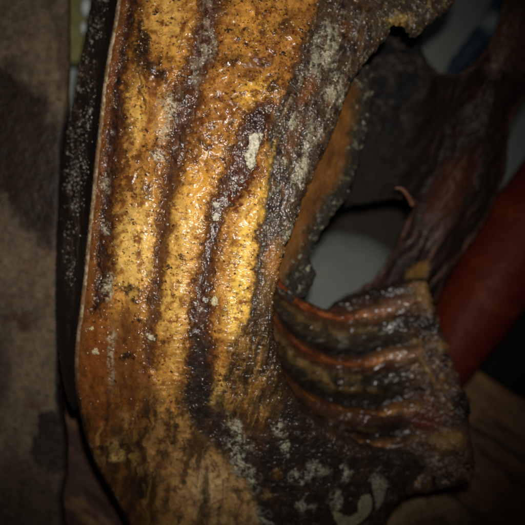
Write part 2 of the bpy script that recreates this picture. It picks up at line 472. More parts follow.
r = sheet('shading_dome', el, lambda U, V: 0.33 + 0 * U, dome_paint, M_plain, step=1.5, thick=0.02, edge_r=90, edge_h=1.3, ragged=2, rag_scale=40, seed=147)  # dome added so its rounding shades the gap off upwards
tag(r, 'pale grey dome added so the gap above the ribs fades upwards into shade', 'bundle')

# ---- dark leathery piece hanging behind
def hang_depth(U, V):
    d = 0.190 - 0.00012 * (U - 420) + 0.00005 * (V - 150)
    # the strap stands nearer than the membrane
    st = seg_dist(U, V, [(515, 20), (490, 90), (455, 180), (420, 245), (392, 282)])
    return d - 0.050 * sstep(70, 0, st)
def hang_paint(U, V, sd):
    p = Paint(U, (36, 25, 20), 0.55)
    a = U * 0.5 - V * 0.86; b_ = U * 0.86 + V * 0.5          # along, across the strap
    ww = 8 * fbm(U, V, 50, 2, 48)
    b_ = b_ + ww; a = a + 6 * fbm(U, V, 40, 2, 49)
    st = fbm(a * 0.28, b_, 11, 5, 51, 0.6)
    p.mul(1 + 0.5 * st + 0.25 * fbm(U, V, 24, 4, 52))
    p.mix(sstep(0.2, 0.6, fbm(U, V, 26, 4, 53)), (54, 30, 19), 0.5)
    p.mix(0.7 * sstep(0.15, 0.55, fbm(a * 0.16, b_, 9, 4, 54)), (22, 16, 14))
    low = sstep(180, 260, V)
    p.mix(low * sstep(0.0, 0.45, fbm(a * 0.12, b_, 6, 4, 55)), (104, 80, 66), 0.4)
    p.mix(low * 0.8 * sstep(0.2, 0.5, fbm(a * 0.12, b_, 8, 4, 56)), (60, 44, 42))
    p.mix(blob(U, V, 418, 272, 12, 7, -40), (128, 96, 48))
    p.mix(0.9 * blob(U + 6 * fbm(U, V, 10, 3, 57), V, 450, 190, 16, 40, 30), (70, 38, 20))
    p.mix(sstep(-16, 4, V * -0.55 + 0 + (U - 452) * 0.7 - 8) * sstep(110, 40, V) * 0.7, (80, 56, 40), 0.45)
    p.mix(0.7 * blob(U + 8 * fbm(U, V, 8, 3, 46), V + 5 * fbm(U, V, 9, 3, 45), 496, 62, 6, 12, 25, 0.8), (104, 80, 68), 0.4)
    mw = 10 * fbm(U, V, 24, 4, 71)
    memb = sstep(452, 418, U + 0.25 * (V - 60) + mw) * sstep(250, 200, V)
    p.mix(memb, (21, 17, 15), 0.7)
    p.mix(memb * 0.6 * sstep(0.1, 0.5, fbm(U, V, 16, 4, 58)), (58, 50, 44), 0.5)
    sw = np.abs(fbm(U, V, 34, 3, 72))
    p.mix(memb * 0.6 * sstep(0.06, 0.0, sw), (84, 74, 66), 0.45, 1.2)  # raised swirl folds, their highlights mixed into the colour
    p.mix(memb * sstep(110, 150, V) * 0.8, (28, 24, 20), 0.8)
    p.mix(sstep(5, 0.5, sd) * 0.5 * (1 - memb), (104, 72, 58), 0.35)
    fold = np.abs(fbm(a * 0.3, b_, 24, 2, 47, 0.4))
    p.h += 1.6 * st - 7 * fold * (1 - 0.6 * memb) + 2.2 * fbm(U, V, 20, 4, 59) + 0.5 * fbm(U, V, 4, 3, 60) - 2.5 * memb * fbm(U, V, 30, 3, 61)
    return p
hang_poly = [(335, 20), (380, 5), (412, 12), (424, 38), (422, 48), (428, 62), (440, 73), (455, 75), (472, 67), (490, 46), (500, 22), (510, -20), (560, -20),
             (556, 40), (540, 76), (524, 100), (512, 120), (508, 145), (506, 172), (492, 210), (468, 246), (444, 278), (436, 304), (400, 312), (360, 312), (338, 304),
             (344, 296), (360, 290), (374, 281), (386, 264), (398, 244), (407, 222), (416, 204), (404, 198), (380, 200), (350, 206), (330, 212), (326, 150), (326, 60)]
r = root('hanging_meat_strip', at(425, 300, 0.13)); tag(r, 'dark leathery dried meat strip hanging behind the ragged flap at the right', 'dried meat')
sheet('membrane', hang_poly, hang_depth, hang_paint, M_dry, r, step=0.8, thick=0.006, edge_r=5, ragged=2.2, rag_scale=12, seed=51)
def shred_paint(T, A):
    p = Paint(T, (104, 68, 50), 0.4); return p
sweep('shred', [(413, 206, 0.118), (408, 196, 0.114), (402, 189, 0.112), (395, 188, 0.112)], [3, 2.6, 2.0, 1.2], shred_paint, M_dry, r, 24, 12)

# ------------------------------------------------------------------ the cured side of meat
side = root('cured_meat_side', at(230, 520, 0.06))
tag(side, 'glossy amber and black cured side of meat with curved ribs, in the middle', 'cured meat')

# cavity wall: orange band and mouldy dark edge, behind the slab's cut edge
def cav_depth(U, V): return 0.050 + 0.0007 * (U - 300) + 0.0002 * (V - 180)
def cav_paint(U, V, sd):
    p = Paint(U, (52, 46, 38), 0.5)
    wu = U + 6 * fbm(U, V, 14, 4, 62)
    edge = np.interp(V, [60, 100, 150, 180, 200, 220, 250, 275, 300], [362, 356, 348, 340, 322, 312, 300, 286, 270])
    org = sstep(8, -8, wu - edge) * sstep(70, 100, V)
    p.mix(org, (112, 72, 32), 0.5)
    p.mix(org * 0.7 * sstep(0.0, 0.5, fbm(U, V * 0.5, 12, 4, 63)), (90, 56, 24))
    p.mix(org * sstep(215, 275, V) * 0.5, (96, 66, 34))
    g = (1 - org)
    p.mix(g * 0.8 * sstep(0.15, 0.5, fbm(U, V, 9, 4, 64)), (104, 102, 80), 0.7, 0.8)
    p.mix(g * sstep(0.42, 0.62, fbm(U, V, 8, 3, 65)), (140, 142, 118), 0.8, 0.5)
    p.mix(g * 0.7 * sstep(0.2, 0.6, fbm(U, V, 14, 4, 66)), (30, 26, 22), 0.4)
    p.h += 1.4 * fbm(U, V, 12, 4, 67) + (0.4 + 0.5 * g) * fbm(U, V, 3.5, 3, 68)
    return p
cav_poly = [(330, 60), (372, 66), (374, 90), (370, 120), (362, 150), (354, 176), (348, 196), (334, 214), (322, 232), (314, 248), (310, 262), (316, 272), (313, 284), (304, 296), (290, 306), (262, 306), (262, 250), (290, 150)]
sheet('cavity_wall', cav_poly, cav_depth, cav_paint, M_rib, side, step=0.7, thick=0.012, edge_r=7, ragged=3.0, rag_scale=12, seed=62)

# chest wall between and around the ribs
RIBS = [
 [(268, 268), (280, 286), (303, 306), (338, 318), (374, 312), (402, 304), (424, 300)],
 [(266, 300), (277, 324), (295, 343), (326, 360), (361, 363), (384, 357), (414, 354), (434, 352)],
 [(270, 345), (282, 377), (308, 398), (339, 411), (374, 415), (402, 410), (424, 408), (444, 406)],
 [(290, 400), (313, 420), (339, 435), (370, 444), (396, 444), (424, 438)],
]
def chest_base(U, V):
    return 0.026 + 0.092 * (1 - np.exp(-np.clip(U - 258, 0, 400) / 42)) - 0.022 * sstep(380, 470, U) - 0.012 * sstep(390, 470, V)
def chest_depth(U, V): return chest_base(U, V)
MIDS = [[(276, 308), (296, 328), (332, 341), (370, 340), (405, 332)],
        [(280, 350), (304, 373), (340, 387), (376, 388), (410, 380)],
        [(300, 410), (335, 425), (372, 430), (400, 428)]]
RV = [RIBS[0], RIBS[1], RIBS[2], RIBS[3] + [(440, 436)], [(280, 425), (313, 446), (339, 460), (370, 468), (440, 464)]]
def rolls(U, V):
    """position 0..1 within the roll of flesh that hangs from each rib, and which roll"""
    T_ = np.full(U.shape, -1.0); K_ = np.full(U.shape, -1)
    for k in range(4):
        a = np.interp(U, [q[0] for q in RV[k]], [q[1] for q in RV[k]]) - 5
        b = np.interp(U, [q[0] for q in RV[k + 1]], [q[1] for q in RV[k + 1]]) - 5
        m = (V >= a) & (V < b)
        T_ = np.where(m, (V - a) / np.maximum(b - a, 4), T_); K_ = np.where(m, k, K_)
    return T_, K_
def chest_paint(U, V, sd):
    p = Paint(U, (42, 31, 23), 0.34)
    p.g[:] = 0.3 + 0.5 * sstep(395, 420, U)
    wu = U + 4 * fbm(U, V, 14, 4, 81); wv = V + 4 * fbm(U, V, 14, 4, 82)
    right = sstep(398, 422, wu + 0.0 * V)
    rt, rk = rolls(wu * 0.5 + U * 0.5, wv * 0.5 + V * 0.5)
    on = (rt >= 0) & True
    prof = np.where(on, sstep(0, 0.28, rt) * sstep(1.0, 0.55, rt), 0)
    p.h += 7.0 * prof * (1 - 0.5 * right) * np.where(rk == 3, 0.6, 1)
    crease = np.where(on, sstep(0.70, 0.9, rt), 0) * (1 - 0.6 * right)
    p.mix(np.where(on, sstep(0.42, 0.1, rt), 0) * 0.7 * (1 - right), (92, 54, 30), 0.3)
    p.mix(np.where(on, sstep(0.0, 0.4, fbm(U * 0.5 + 0.2 * V, V, 12, 4, 79)) * sstep(330, 390, U), 0) * 0.5 * (1 - right), (128, 98, 68), 0.28)
    for k, m in enumerate(MIDS):
        s = stroke(wu, wv, m, [3, 9, 12, 12, 9][:len(m)], 6)
        p.mix(s, [(52, 44, 31), (37, 32, 21), (34, 23, 18)][k], 0.3, [0.5, 0.0, -0.5][k])
        p.mix(s * 0.7 * sstep(0.1, 0.5, fbm(U * 0.5, V, 8, 4, 83 + k)), [(104, 100, 84), (70, 64, 42), (56, 36, 26)][k], 0.28)
        p.mix(s * 0.6 * sstep(0.1, 0.5, fbm(U * 0.4, V, 7, 4, 87 + k)), (40, 34, 24), 0.3)
    for k, R_ in enumerate(RIBS):                     # flesh drawn tight over each rib
        n_ = len(R_)
        ridge = stroke(wu, wv, R_, [3, 4, 5] + [7] * (n_ - 3), 9)
        p.mix(0.55 * ridge * (1 - 0.6 * right), [(84, 48, 28), (74, 42, 26), (84, 52, 30), (74, 54, 36)][k], 0.32)
        p.mix(0.5 * ridge * sstep(-0.1, 0.4, fbm(U, V, 9, 4, 76 + k)), (60, 34, 22), 0.4)
        p.h += 2.5 * stroke(U, V, R_, [2, 2, 3] + [5] * (n_ - 3), 10)
        half = [(u - 2, v + 11 + 0.06 * (u - 270)) for u, v in R_[1:5]]
        p.mix(0.6 * stroke(wu, wv, half, [1.2, 2.2, 2.4, 1.5], 4) * sstep(-0.5, 0.1, fbm(U, V, 12, 3, 98 + k)), (112, 86, 50), 0.3, 1.6)
    # tan ridge below rib two
    p.mix(0.65 * stroke(wu, wv, [(274, 330), (283, 346), (296, 360), (318, 376), (345, 388), (380, 392)], [1, 2, 2.5, 2.5, 2, 1], 6) * sstep(-0.5, 0.2, fbm(U, V, 10, 4, 95)), (120, 92, 54), 0.3, 2.2)
    p.mix(0.9 * crease, (20, 15, 11), 0.4)  # shade in the creases between the rolls, mixed into the colour
    # right-hand rough end
    p.mix(right, (82, 60, 42), 0.45)
    p.mix(right * sstep(0.1, 0.5, fbm(U, V, 14, 4, 90)), (128, 94, 56), 0.4)
    p.mix(right * sstep(0.15, 0.5, fbm(U, V, 11, 4, 91)), (36, 26, 22), 0.35)
    p.mix(right * 0.8 * sstep(0.3, 0.55, fbm(U, V, 8, 3, 92)), (150, 126, 100), 0.3)
    p.mix(stroke(wu, wv, [(416, 352), (428, 372), (438, 388)], [1, 1.6, 1], 4) * 0.7, (150, 116, 70), 0.35, 1.8)
    p.mix(0.9 * blob(wu, wv, 426, 415, 14, 16), (96, 48, 30), 0.3, 2)
    p.mix(blob(wu, wv, 448, 440, 18, 9, 0), (140, 104, 58), 0.5, 2)
    p.mix(0.9 * blob(wu, wv, 425, 325, 26, 8, 10), (38, 28, 24), 0.35, -2)
    p.mix(0.9 * blob(wu, wv, 462, 408, 8, 14), (34, 28, 24), 0.35)
    p.mix(0.7 * blob(wu, wv, 425, 292, 14, 10), (128, 96, 52), 0.4)
    p.h += 2.4 * (1 - right) * fbm(U * 0.7 + 0.3 * V, V, 22, 3, 99) + (1.0 + 2.2 * right) * fbm(U, V, 14, 4, 93) + (0.35 + 0.6 * right) * fbm(U, V, 4, 3, 94)
    return p
chest_poly = [(258, 268), (280, 290), (303, 305), (325, 312), (340, 300), (360, 294), (385, 287), (408, 281), (426, 278), (431, 296), (440, 326), (452, 358), (462, 388), (472, 402), (468, 418), (470, 436),
              (474, 456), (474, 480), (440, 490), (380, 500), (300, 470), (262, 400), (252, 330)]
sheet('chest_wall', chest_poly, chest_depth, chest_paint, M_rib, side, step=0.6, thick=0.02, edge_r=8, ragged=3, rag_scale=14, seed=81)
def rib_paint(k):
    def f(T, A):
        p = Paint(T, [(140, 76, 36), (120, 64, 32), (138, 84, 42), (122, 90, 54)][k], 0.3)
        p.g[:] = 0.35
        x = T * 40; y = np.cos(A) * 1.5
        p.mul(1 + 0.3 * fbm(x, y * 2, 2.2, 4, 101 + k))
        low = sstep(-0.1, 0.6, -np.cos(A + 0.4))
        p.mix(0.85 * sstep(0.0, 0.5, fbm(x * 0.5, y + A * 0.6, 1.6, 4, 105 + k) + 0.1), [(94, 36, 18), (76, 30, 15), (108, 54, 22), (104, 70, 38)][k], 0.25)
        p.mix(0.75 * sstep(0.45, 0.05, T), (92, 38, 19))
        e = sstep(0.50, 0.68, T)
        p.mix(e * 0.9 * sstep(0.45, 0.6, T), [(164, 116, 78), (172, 112, 54), (160, 110, 52), (136, 94, 54)][k], 0.26)  # pale rib ends, with cream and pink highlights mixed into the colour
        p.mix(e * 0.75 * sstep(0.66, 0.8, T), [(128, 102, 86), (124, 98, 78), (122, 88, 62), (84, 60, 44)][k], 0.26)
        p.mix(0.8 * sstep(0.86, 0.98, T), (70, 48, 34), 0.4)
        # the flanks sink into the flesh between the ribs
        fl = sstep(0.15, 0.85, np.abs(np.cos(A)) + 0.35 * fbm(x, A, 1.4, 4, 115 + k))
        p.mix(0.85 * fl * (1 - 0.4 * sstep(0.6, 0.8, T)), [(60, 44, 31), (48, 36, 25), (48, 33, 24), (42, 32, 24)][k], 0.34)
        p.mix(0.5 * sstep(0.15, 0.5, fbm(x * 1.3, A * 1.2, 1.5, 4, 119 + k)), (70, 36, 22), 0.4)
        p.mix(0.45 * sstep(-0.1, 0.4, fbm(x * 0.35, y, 1.5, 3, 127 + k)), (52, 34, 22), 0.3)
        p.h += 0.8 * fbm(x * 0.5, y, 1.6, 3, 109 + k) + 0.9 * fbm(x * 0.9, A, 1.5, 4, 123 + k)
        return p
    return f
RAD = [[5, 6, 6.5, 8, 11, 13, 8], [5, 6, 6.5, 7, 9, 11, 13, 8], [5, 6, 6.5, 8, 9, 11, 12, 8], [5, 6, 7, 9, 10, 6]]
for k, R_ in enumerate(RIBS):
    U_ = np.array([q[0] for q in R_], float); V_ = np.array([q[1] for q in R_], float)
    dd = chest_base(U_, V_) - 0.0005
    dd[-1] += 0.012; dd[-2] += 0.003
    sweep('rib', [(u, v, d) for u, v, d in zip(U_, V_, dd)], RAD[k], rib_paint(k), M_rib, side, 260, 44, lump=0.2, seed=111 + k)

# the slab itself ---------------------------------------------------
slab_poly = [(118, -20), (117, 0), (113, 25), (108, 50), (104, 75), (101, 100), (98, 130), (94, 165), (91, 200), (87, 235), (84, 270), (80, 305), (76, 335), (74, 360), (75, 385), (79, 410), (86, 440), (96, 465), (110, 490), (128, 522), (145, 560),
             (380, 560), (388, 520), (398, 500), (416, 493), (440, 488), (452, 478), (470, 473), (476, 464), (462, 458), (440, 460), (410, 456), (380, 452), (350, 446), (326, 434), (306, 416), (290, 392), (280, 366), (274, 340), (272, 312), (275, 290),
             (279, 272), (286, 244), (296, 218), (305, 192), (316, 166), (328, 142), (338, 118), (345, 98), (352, 80), (366, 60), (380, 44), (388, 34), (393, 23), (400, 20), (406, 24), (411, 33), (418, 35), (424, 26), (434, 18), (446, 10), (456, 0), (462, -20)]
def slab_depth(U, V):
    d = 0.000018 * np.clip(190 - U, 0, 200) ** 1.5 * 1.0
    d = d + 0.055 * sstep(240, 480, U) * (1 - 0.25 * sstep(60, 0, V))
    d = d + 0.070 * np.clip((V - 330) / 200, 0, 2) ** 1.4 + 0.010 * np.clip((120 - V) / 120, 0, 2) ** 2
    return d + 0.004
S1 = [(217, -20), (214, 0), (206, 30), (199, 60), (190, 85), (184, 110), (180, 140), (176, 165), (170, 190), (166, 220), (162, 250), (158, 280), (155, 310), (151, 340), (149, 368)]
S1w = [10, 10, 10, 10, 9, 9, 7.5, 5, 4, 4, 4, 4, 4.5, 5.5, 3]
S2 = [(270, 108), (256, 124), (248, 145), (240, 165), (230, 188), (219, 206), (214, 228), (210, 250), (206, 275), (203, 300), (200, 325), (199, 350), (200, 375), (206, 402), (222, 430), (244, 452)]
S2w = [6, 10, 12, 13, 12, 8, 6, 6.5, 7.5, 9, 10, 11.5, 13, 17, 20, 16]
S0 = [(132, -20), (131, 0), (129, 18), (125, 40), (122, 60), (119, 80), (116, 105), (114, 130), (112, 150), (109, 172), (108, 190), (106, 215), (103, 240), (100, 265), (98, 290), (97, 310)]
S0w = [4, 4, 3.5, 3, 3, 4, 5, 6, 6, 7, 7, 5, 4, 5, 4, 2]
def slab_paint(U, V, sd):
    w1 = fbm(U, V, 16, 5, 201, 0.6); w2 = fbm(U, V, 16, 5, 205, 0.6); w3 = fbm(U, V, 5, 3, 209, 0.6)
    w0 = fbm(U, V * 0.6, 45, 3, 199, 0.6)
    wu = U + 5 * w0 + 5.5 * w1 + 2.6 * w3; wv = V + 8 * w2 + 2 * w3
    f1 = fbm(U, V * 0.7, 28, 5, 211, 0.6); f2 = fbm(U, V, 9, 4, 215, 0.6); f3 = fbm(U, V, 3.2, 3, 219, 0.7)
    f4 = fbm(U, V, 11, 4, 223, 0.65); f5 = fbm(U * 1.0, V * 0.45, 8, 4, 227, 0.65)
    p = Paint(U, (210, 152, 72), 0.30)
    top = sstep(215, 120, V)                       # the grainier upper half
    low = sstep(330, 430, V)
    # --- fat: lighter and deeper amber
    p.mix(0.75 * sstep(175, 110, V + 30 * w1), (184, 126, 56))
    p.mix(0.8 * sstep(-0.05, 0.5, f1), (168, 114, 50))
    p.mix(0.7 * sstep(0.1, 0.55, f2 + 0.15 * top), (136, 80, 32))
    p.mix(0.35 * sstep(0.1, 0.5, f3), (116, 64, 26))
    cr_ = np.abs(fbm(U + 2 * w1, V * 0.8, 9, 3, 236, 0.6))
    p.mix(0.6 * sstep(0.09, 0.0, cr_) * sstep(-0.3, 0.3, w2), (122, 66, 22))
    p.mix(0.7 * sstep(0.15, 0.6, fbm(U * 1.2, V * 0.5, 34, 5, 233, 0.62)), (112, 60, 24))
    pale = np.zeros(U.shape)
    fb = fbm(U * 1.1 + 0.3 * V, V * 0.7, 20, 5, 237, 0.66)
    p.mix(0.75 * sstep(0.05, 0.5, fb + 0.12 * top), (120, 70, 30), 0.3)
    for (x, y, a, b_, ro, c, k) in [
        (136, 245, 17, 44, 4, (240, 196, 106), .95), (186, 222, 12, 32, 6, (238, 190, 98), .95), (134, 118, 9, 40, 8, (236, 188, 96), .9), (168, 22, 18, 24, 0, (234, 182, 92), .9),
        (244, 252, 10, 44, 8, (246, 202, 98), 1.0), (238, 305, 12, 34, 6, (246, 202, 92), .95), (254, 92, 16, 12, -30, (236, 180, 66), .9), (176, 300, 11, 46, 4, (232, 188, 98), .9),
        (262, 14, 28, 14, 0, (220, 156, 70), .6), (250, 30, 14, 24, 10, (222, 158, 58), .6), (200, 180, 14, 26, 20, (226, 160, 50), .7), (175, 60, 16, 16, 0, (222, 162, 66), .6),
        (258, 215, 5, 34, 12, (240, 186, 74), .9), (176, 360, 10, 30, 0, (196, 150, 76), .7)]:
        p.mix(k * blob(wu, wv, x, y, a, b_, ro, 0.75) * sstep(-0.45, 0.25, -f2 - 0.5 * f3 - 0.5 * fb + 0.08) * (0.8 if y < 150 else 1), c); pale = np.maximum(pale, k * blob(wu, wv, x, y, a, b_, ro, 0.75))
    # deeper orange column lower left
    p.mix(0.85 * sstep(285, 340, V + 14 * w1) * sstep(150, 120, wu - 0.02 * V) , (112, 62, 24), 0.33)
    lr = sstep(150, 130, wu) * sstep(270, 330, V)
    p.mix(0.6 * lr * sstep(0.0, 0.45, fbm(U, V * 0.35, 12, 5, 238, 0.65)), (66, 37, 19), 0.36)
    p.mix(0.5 * lr * sstep(0.15, 0.5, f2), (144, 84, 36), 0.33)
    p.mix(0.6 * sstep(290, 380, V) * sstep(158, 140, wu), (98, 56, 26), 0.36)
    p.mix(0.55 * sstep(205, 240, V) * sstep(112, 100, wu), (140, 78, 30))
    # reddish brown shading towards stripes (browned edges of the fat)
    d1 = seg_dist(wu, wv, S1, S1w); d2 = seg_dist(wu, wv, S2, S2w); d0 = seg_dist(wu, wv, S0, S0w)
    for d_, k in ((d1, 6), (d2, 7), (d0, 8)):
        p.mix(0.85 * sstep(k + 2, -1, d_ + 5 * f2 + 3 * f3), (92, 50, 22), 0.3)
    bnd_ = np.maximum(np.maximum(blob(U + 8 * w1, V + 10 * w2, 122, 168, 34, 30, 12, 0.8), 0.75 * blob(U + 8 * w1, V + 10 * w2, 204, 128, 22, 34, 10, 0.8)), 0.7 * np.maximum(blob(U + 8 * w1, V + 10 * w2, 270, 60, 26, 34, 20, 0.8), blob(U + 8 * w1, V + 10 * w2, 160, 72, 18, 18, 0, 0.8)))
    p.mix(0.45 * bnd_, (128, 74, 32), 0.28)
    p.mix(0.75 * bnd_ * sstep(-0.2, 0.4, f2 + 0.5 * f3 + 0.3 * f1), (78, 42, 22), 0.28)
    p.mix(0.75 * sstep(18, 4, d0 + 7 * f2 + 3 * f3) * sstep(330, 280, V) * sstep(-0.3, 0.25, f4), (72, 40, 22), 0.28)
    # --- wrinkles across the fat columns
    wr = fbm(U * 0.28, V, 3.6, 3, 231, 0.5)
    col2 = sstep(0, 10, d1) * sstep(0, 10, d2) * sstep(200, 260, V) * sstep(410, 380, V) * sstep(150, 160, U)
    p.mix(0.5 * col2 * sstep(0.1, 0.5, wr), (170, 106, 36))
    p.h += col2 * 0.7 * wr
    # --- dark stripes
    def grime(m, c_dark, c_mid, c_pale, kp, seed, rough=0.32, h=-1.0):
        p.mix(m, c_mid, rough, h)
        g1 = fbm(U, V * 0.55, 7, 4, seed, 0.65); g2 = fbm(U * 1.3, V * 0.4, 5, 4, seed + 4, 0.65)
        p.mix(m * 0.9 * sstep(-0.05, 0.4, g1), c_dark, rough - 0.05)
        p.mix(m * kp * sstep(0.1, 0.5, g2), c_pale, rough + 0.15)
        p.h += m * (0.45 * g1 + 0.3 * g2)
    m1 = (1 - sstep(-6, 4, d1 + 4.0 * f2 + 2 * f3)) * (0.55 + 0.45 * sstep(-0.5, 0.0, f4)) * (1 - 0.3 * sstep(150, 200, V)); m2 = (1 - sstep(-6, 4, d2 + 3.0 * f2 + 2 * f3)) * (0.75 + 0.25 * sstep(-0.5, 0.0, f4)); m0 = (1 - sstep(-4, 4.5, d0 + 4 * f2 + 2 * f3)) * (0.6 + 0.4 * sstep(-0.4, 0.1, f5))
    grime(m1, (44, 25, 17), (82, 51, 34), (128, 102, 76), 0.5, 241)
    p.mix(m1 * sstep(110, 60, V) * 0.7 * sstep(-0.1, 0.4, f5), (158, 142, 116), 0.45)
    grime(m2, (44, 26, 18), (80, 50, 34), (122, 96, 72), 0.45, 251)
    p.mix(m2 * sstep(300, 370, V) * 0.92, (38, 30, 26), 0.4)
    p.mix(m2 * 0.8 * sstep(200, 160, V) * sstep(-0.1, 0.4, f4), (84, 36, 20), 0.22)
    grime(m0, (28, 18, 15), (58, 34, 23), (118, 98, 84), 0.5, 261)
    # reddish flecks right of the second stripe
    p.mix(0.85 * blob(wu, wv, 240, 196, 10, 24, 25) * sstep(-0.1, 0.3, f2), (96, 38, 18), 0.22)
    p.mix(0.8 * blob(wu, wv, 214, 335, 8, 22, 0) * sstep(-0.2, 0.3, f2), (104, 52, 22), 0.25)
    # --- black patch top left and dark clumps
    for (x, y, a, b_, ro, k) in [(141, 46, 7, 16, 6, .98), (146, 66, 9, 9, 0, .9), (143, 30, 5, 9, 0, .8), (162, 76, 8, 5, 30, .85), (159, 62, 3.5, 4, 0, .8), (172, 98, 9, 6, 0, .6),
                             (150, 190, 5, 8, 0, .7), (126, 288, 9, 4, 15, .8), (140, 290, 5, 3, 0, .7), (135, 300, 4, 2, 0, .9), (137, 319, 5, 3, 20, .9), (128, 356, 4.5, 4, 0, .95),
                             (232, 145, 5, 4, 0, .6), (274, 85, 6, 6, 0, .9), (285, 25, 9, 9, 0, .6), (262, 28, 6, 5, 0, .5), (230, 60, 12, 6, -15, .6), (264, 62, 8, 5, 0, .6), (200, 145, 6, 3, 0, .6),
                             (260, 122, 13, 12, 0, .8), (183, 258, 3, 2, 0, .9)]:
        p.mix(k * blob(wu + 2 * f3, wv + 2 * f3, x, y, a, b_, ro, 0.5) * sstep(-0.6, 0.1, f3 + 0.2), (38, 28, 22), 0.25, 0.8)
    p.mix(0.75 * stroke(wu, wv, [(138, 72), (140, 90), (144, 110)], [1, 1.5, 1], 1.5), (70, 36, 16), 0.3, -.5)
    p.mix(0.6 * stroke(wu, wv, [(144, 148), (158, 152), (170, 160)], [1, 2, 1], 2) , (60, 36, 22), 0.3)
    # --- grey crust along the right-hand cut
    bd = np.interp(V, [-30, 0, 25, 50, 75, 100, 115, 140, 165, 190, 215, 245, 275, 300, 325, 350, 375, 400, 440, 470], [324, 318, 311, 303, 294, 283, 276, 270, 268, 266, 262, 258, 254, 251, 246, 236, 226, 216, 216, 246])
    m3 = sstep(-5, 5, wu - bd + 3 * f2)
    p.mix(m3, (76, 61, 47), 0.28, -0.5)
    streak = fbm((U + 0.42 * V) * 1.0, (V - 0.42 * U) * 0.3, 8, 4, 271, 0.65)
    p.mix(m3 * 0.9 * sstep(-0.1, 0.35, f4), (42, 34, 29), 0.25)
    p.mix(m3 * 0.9 * sstep(0.12, 0.5, streak), (104, 74, 44), 0.25)
    st2 = fbm((U + 0.42 * V), (V - 0.42 * U) * 0.35, 6, 4, 275, 0.7)
    p.mix(m3 * 0.55 * sstep(0.15, 0.5, st2 - 0.1 * low), (150, 142, 118), 0.28)
    p.h += m3 * 0.5 * st2
    p.h += m3 * (1.0 * f4 + 0.7 * f5 + 0.25 * f3 * top)
    for (x, y, a, b_, ro, c, k) in [(292, 142, 6, 24, 24, (104, 68, 40), .85), (274, 260, 8, 17, 8, (164, 108, 46), .85), (268, 300, 9, 26, 4, (126, 92, 46), .7), (322, 12, 12, 10, 0, (90, 66, 48), .5),
                               (345, 30, 10, 6, 0, (108, 66, 40), .7), (308, 92, 5, 16, 20, (128, 76, 34), .7), (262, 345, 8, 30, 6, (96, 70, 38), .7), (243, 350, 5, 22, 20, (150, 116, 60), .7)]:
        p.mix(k * m3 * blob(wu, wv, x, y, a, b_, ro, 0.6), c, 0.25)
    for (x, y, a, b_, ro, k) in [(328, 40, 8, 18, 8, .9), (318, 62, 9, 16, 12, .7), (338, 80, 6, 10, 0, .8), (300, 168, 6, 20, 18, .75), (288, 240, 6, 14, 14, .6), (312, 135, 6, 14, 20, .6), (295, 122, 3, 7, 15, .9),
                             (284, 162, 3, 5, 0, .9), (345, 98, 6, 8, 0, .6), (330, 90, 6, 10, 0, .6), (393, 24, 9, 5, 0, .7)]:
        p.mix(k * blob(wu + 2 * f3, wv + 2 * f3, x, y, a, b_, ro, 0.6) * sstep(-0.4, 0.3, f5 + 0.5 * f3), (182, 176, 146), 0.34, 0.5)
    # yellow sinew
    p.mix(sstep(-0.5, 0.1, f2) * 0.8 * stroke(U + 3 * w1 + 0.8 * w3, V, [(276, 140), (270, 165), (264, 188), (258, 212), (252, 240)], [0.4, 1.0, 1.4, 1.6, 0.8], 2.5), (196, 150, 66), 0.3, 0.9)
    # --- flap, top right: rough, dark
    fl = sstep(355, 385, wu) * sstep(70, 30, V)
    p.mix(fl * 0.6, (78, 66, 52), 0.3)
    p.mix(fl * 0.7 * sstep(0.1, 0.5, f5), (150, 128, 84), 0.4)
    p.mix(0.8 * blob(wu, wv, 396, 20, 12, 5), (176, 146, 74), 0.35)
    p.h += fl * 1.2 * f2
    # --- lower part: tan fat, smears, blackened mould bed
    tan = sstep(385, 475, V - 0.25 * (U - 180) + 22 * w1 + 14 * f1) * sstep(262, 246, wu - 0.15 * (V - 450)) * sstep(140, 200, wu + 10 * f1 - 0.1 * (V - 450))
    blo = sstep(400, 450, V + 14 * w1) * sstep(185, 150, wu + 8 * f1)
    p.mix(0.8 * blo, (116, 78, 38), 0.38)
    p.mix(0.92 * blo * sstep(-0.25, 0.35, fbm(U + 0.4 * V, V * 0.5, 18, 5, 287, 0.62)), (54, 36, 22), 0.38)
    p.mix(0.4 * blo * sstep(0.1, 0.5, f4), (140, 102, 54), 0.38)
    p.mix(0.95 * tan, (192, 152, 100), 0.45)
    p.mix(0.65 * tan * sstep(-0.1, 0.4, f1), (126, 90, 54), 0.45)
    p.mix(0.6 * tan * sstep(0.1, 0.45, f2), (84, 58, 36), 0.45)
    vs_ = fbm(U + 3 * w1, V * 0.3, 5.0, 3, 281, 0.6); hs_ = fbm(U * 0.25, V, 3.4, 3, 285, 0.6)
    sm = blob(wu, wv, 168, 426, 40, 30, 10, 0.7); sm2 = blob(wu, wv, 142, 478, 12, 34, -15, 0.6)
    p.mix(0.85 * sm * sstep(-0.5, 0.25, f1 + 0.6 * f4 + 0.25 * vs_), (56, 37, 23), 0.4)
    p.mix(0.8 * sm2, (40, 28, 20), 0.45)
    p.mix(0.4 * tan * sstep(0.05, 0.5, vs_), (88, 62, 38), 0.45)
    p.mix(0.7 * tan * sstep(0.05, 0.4, fbm(U + 0.5 * V, V * 0.8 - 0.3 * U, 15, 5, 288, 0.68)), (96, 64, 36), 0.45)
    p.mix(0.8 * blob(wu, wv, 205, 488, 22, 22, 20, 0.7), (222, 186, 132), 0.45)
    p.mix(0.6 * stroke(wu, wv, [(178, 470), (184, 490), (196, 505), (220, 510)], [1, 1.5, 1.5, 1], 3), (96, 66, 40))
    p.h += low * (0.3 * vs_ + 0.4 * f2 + 0.8 * f1)
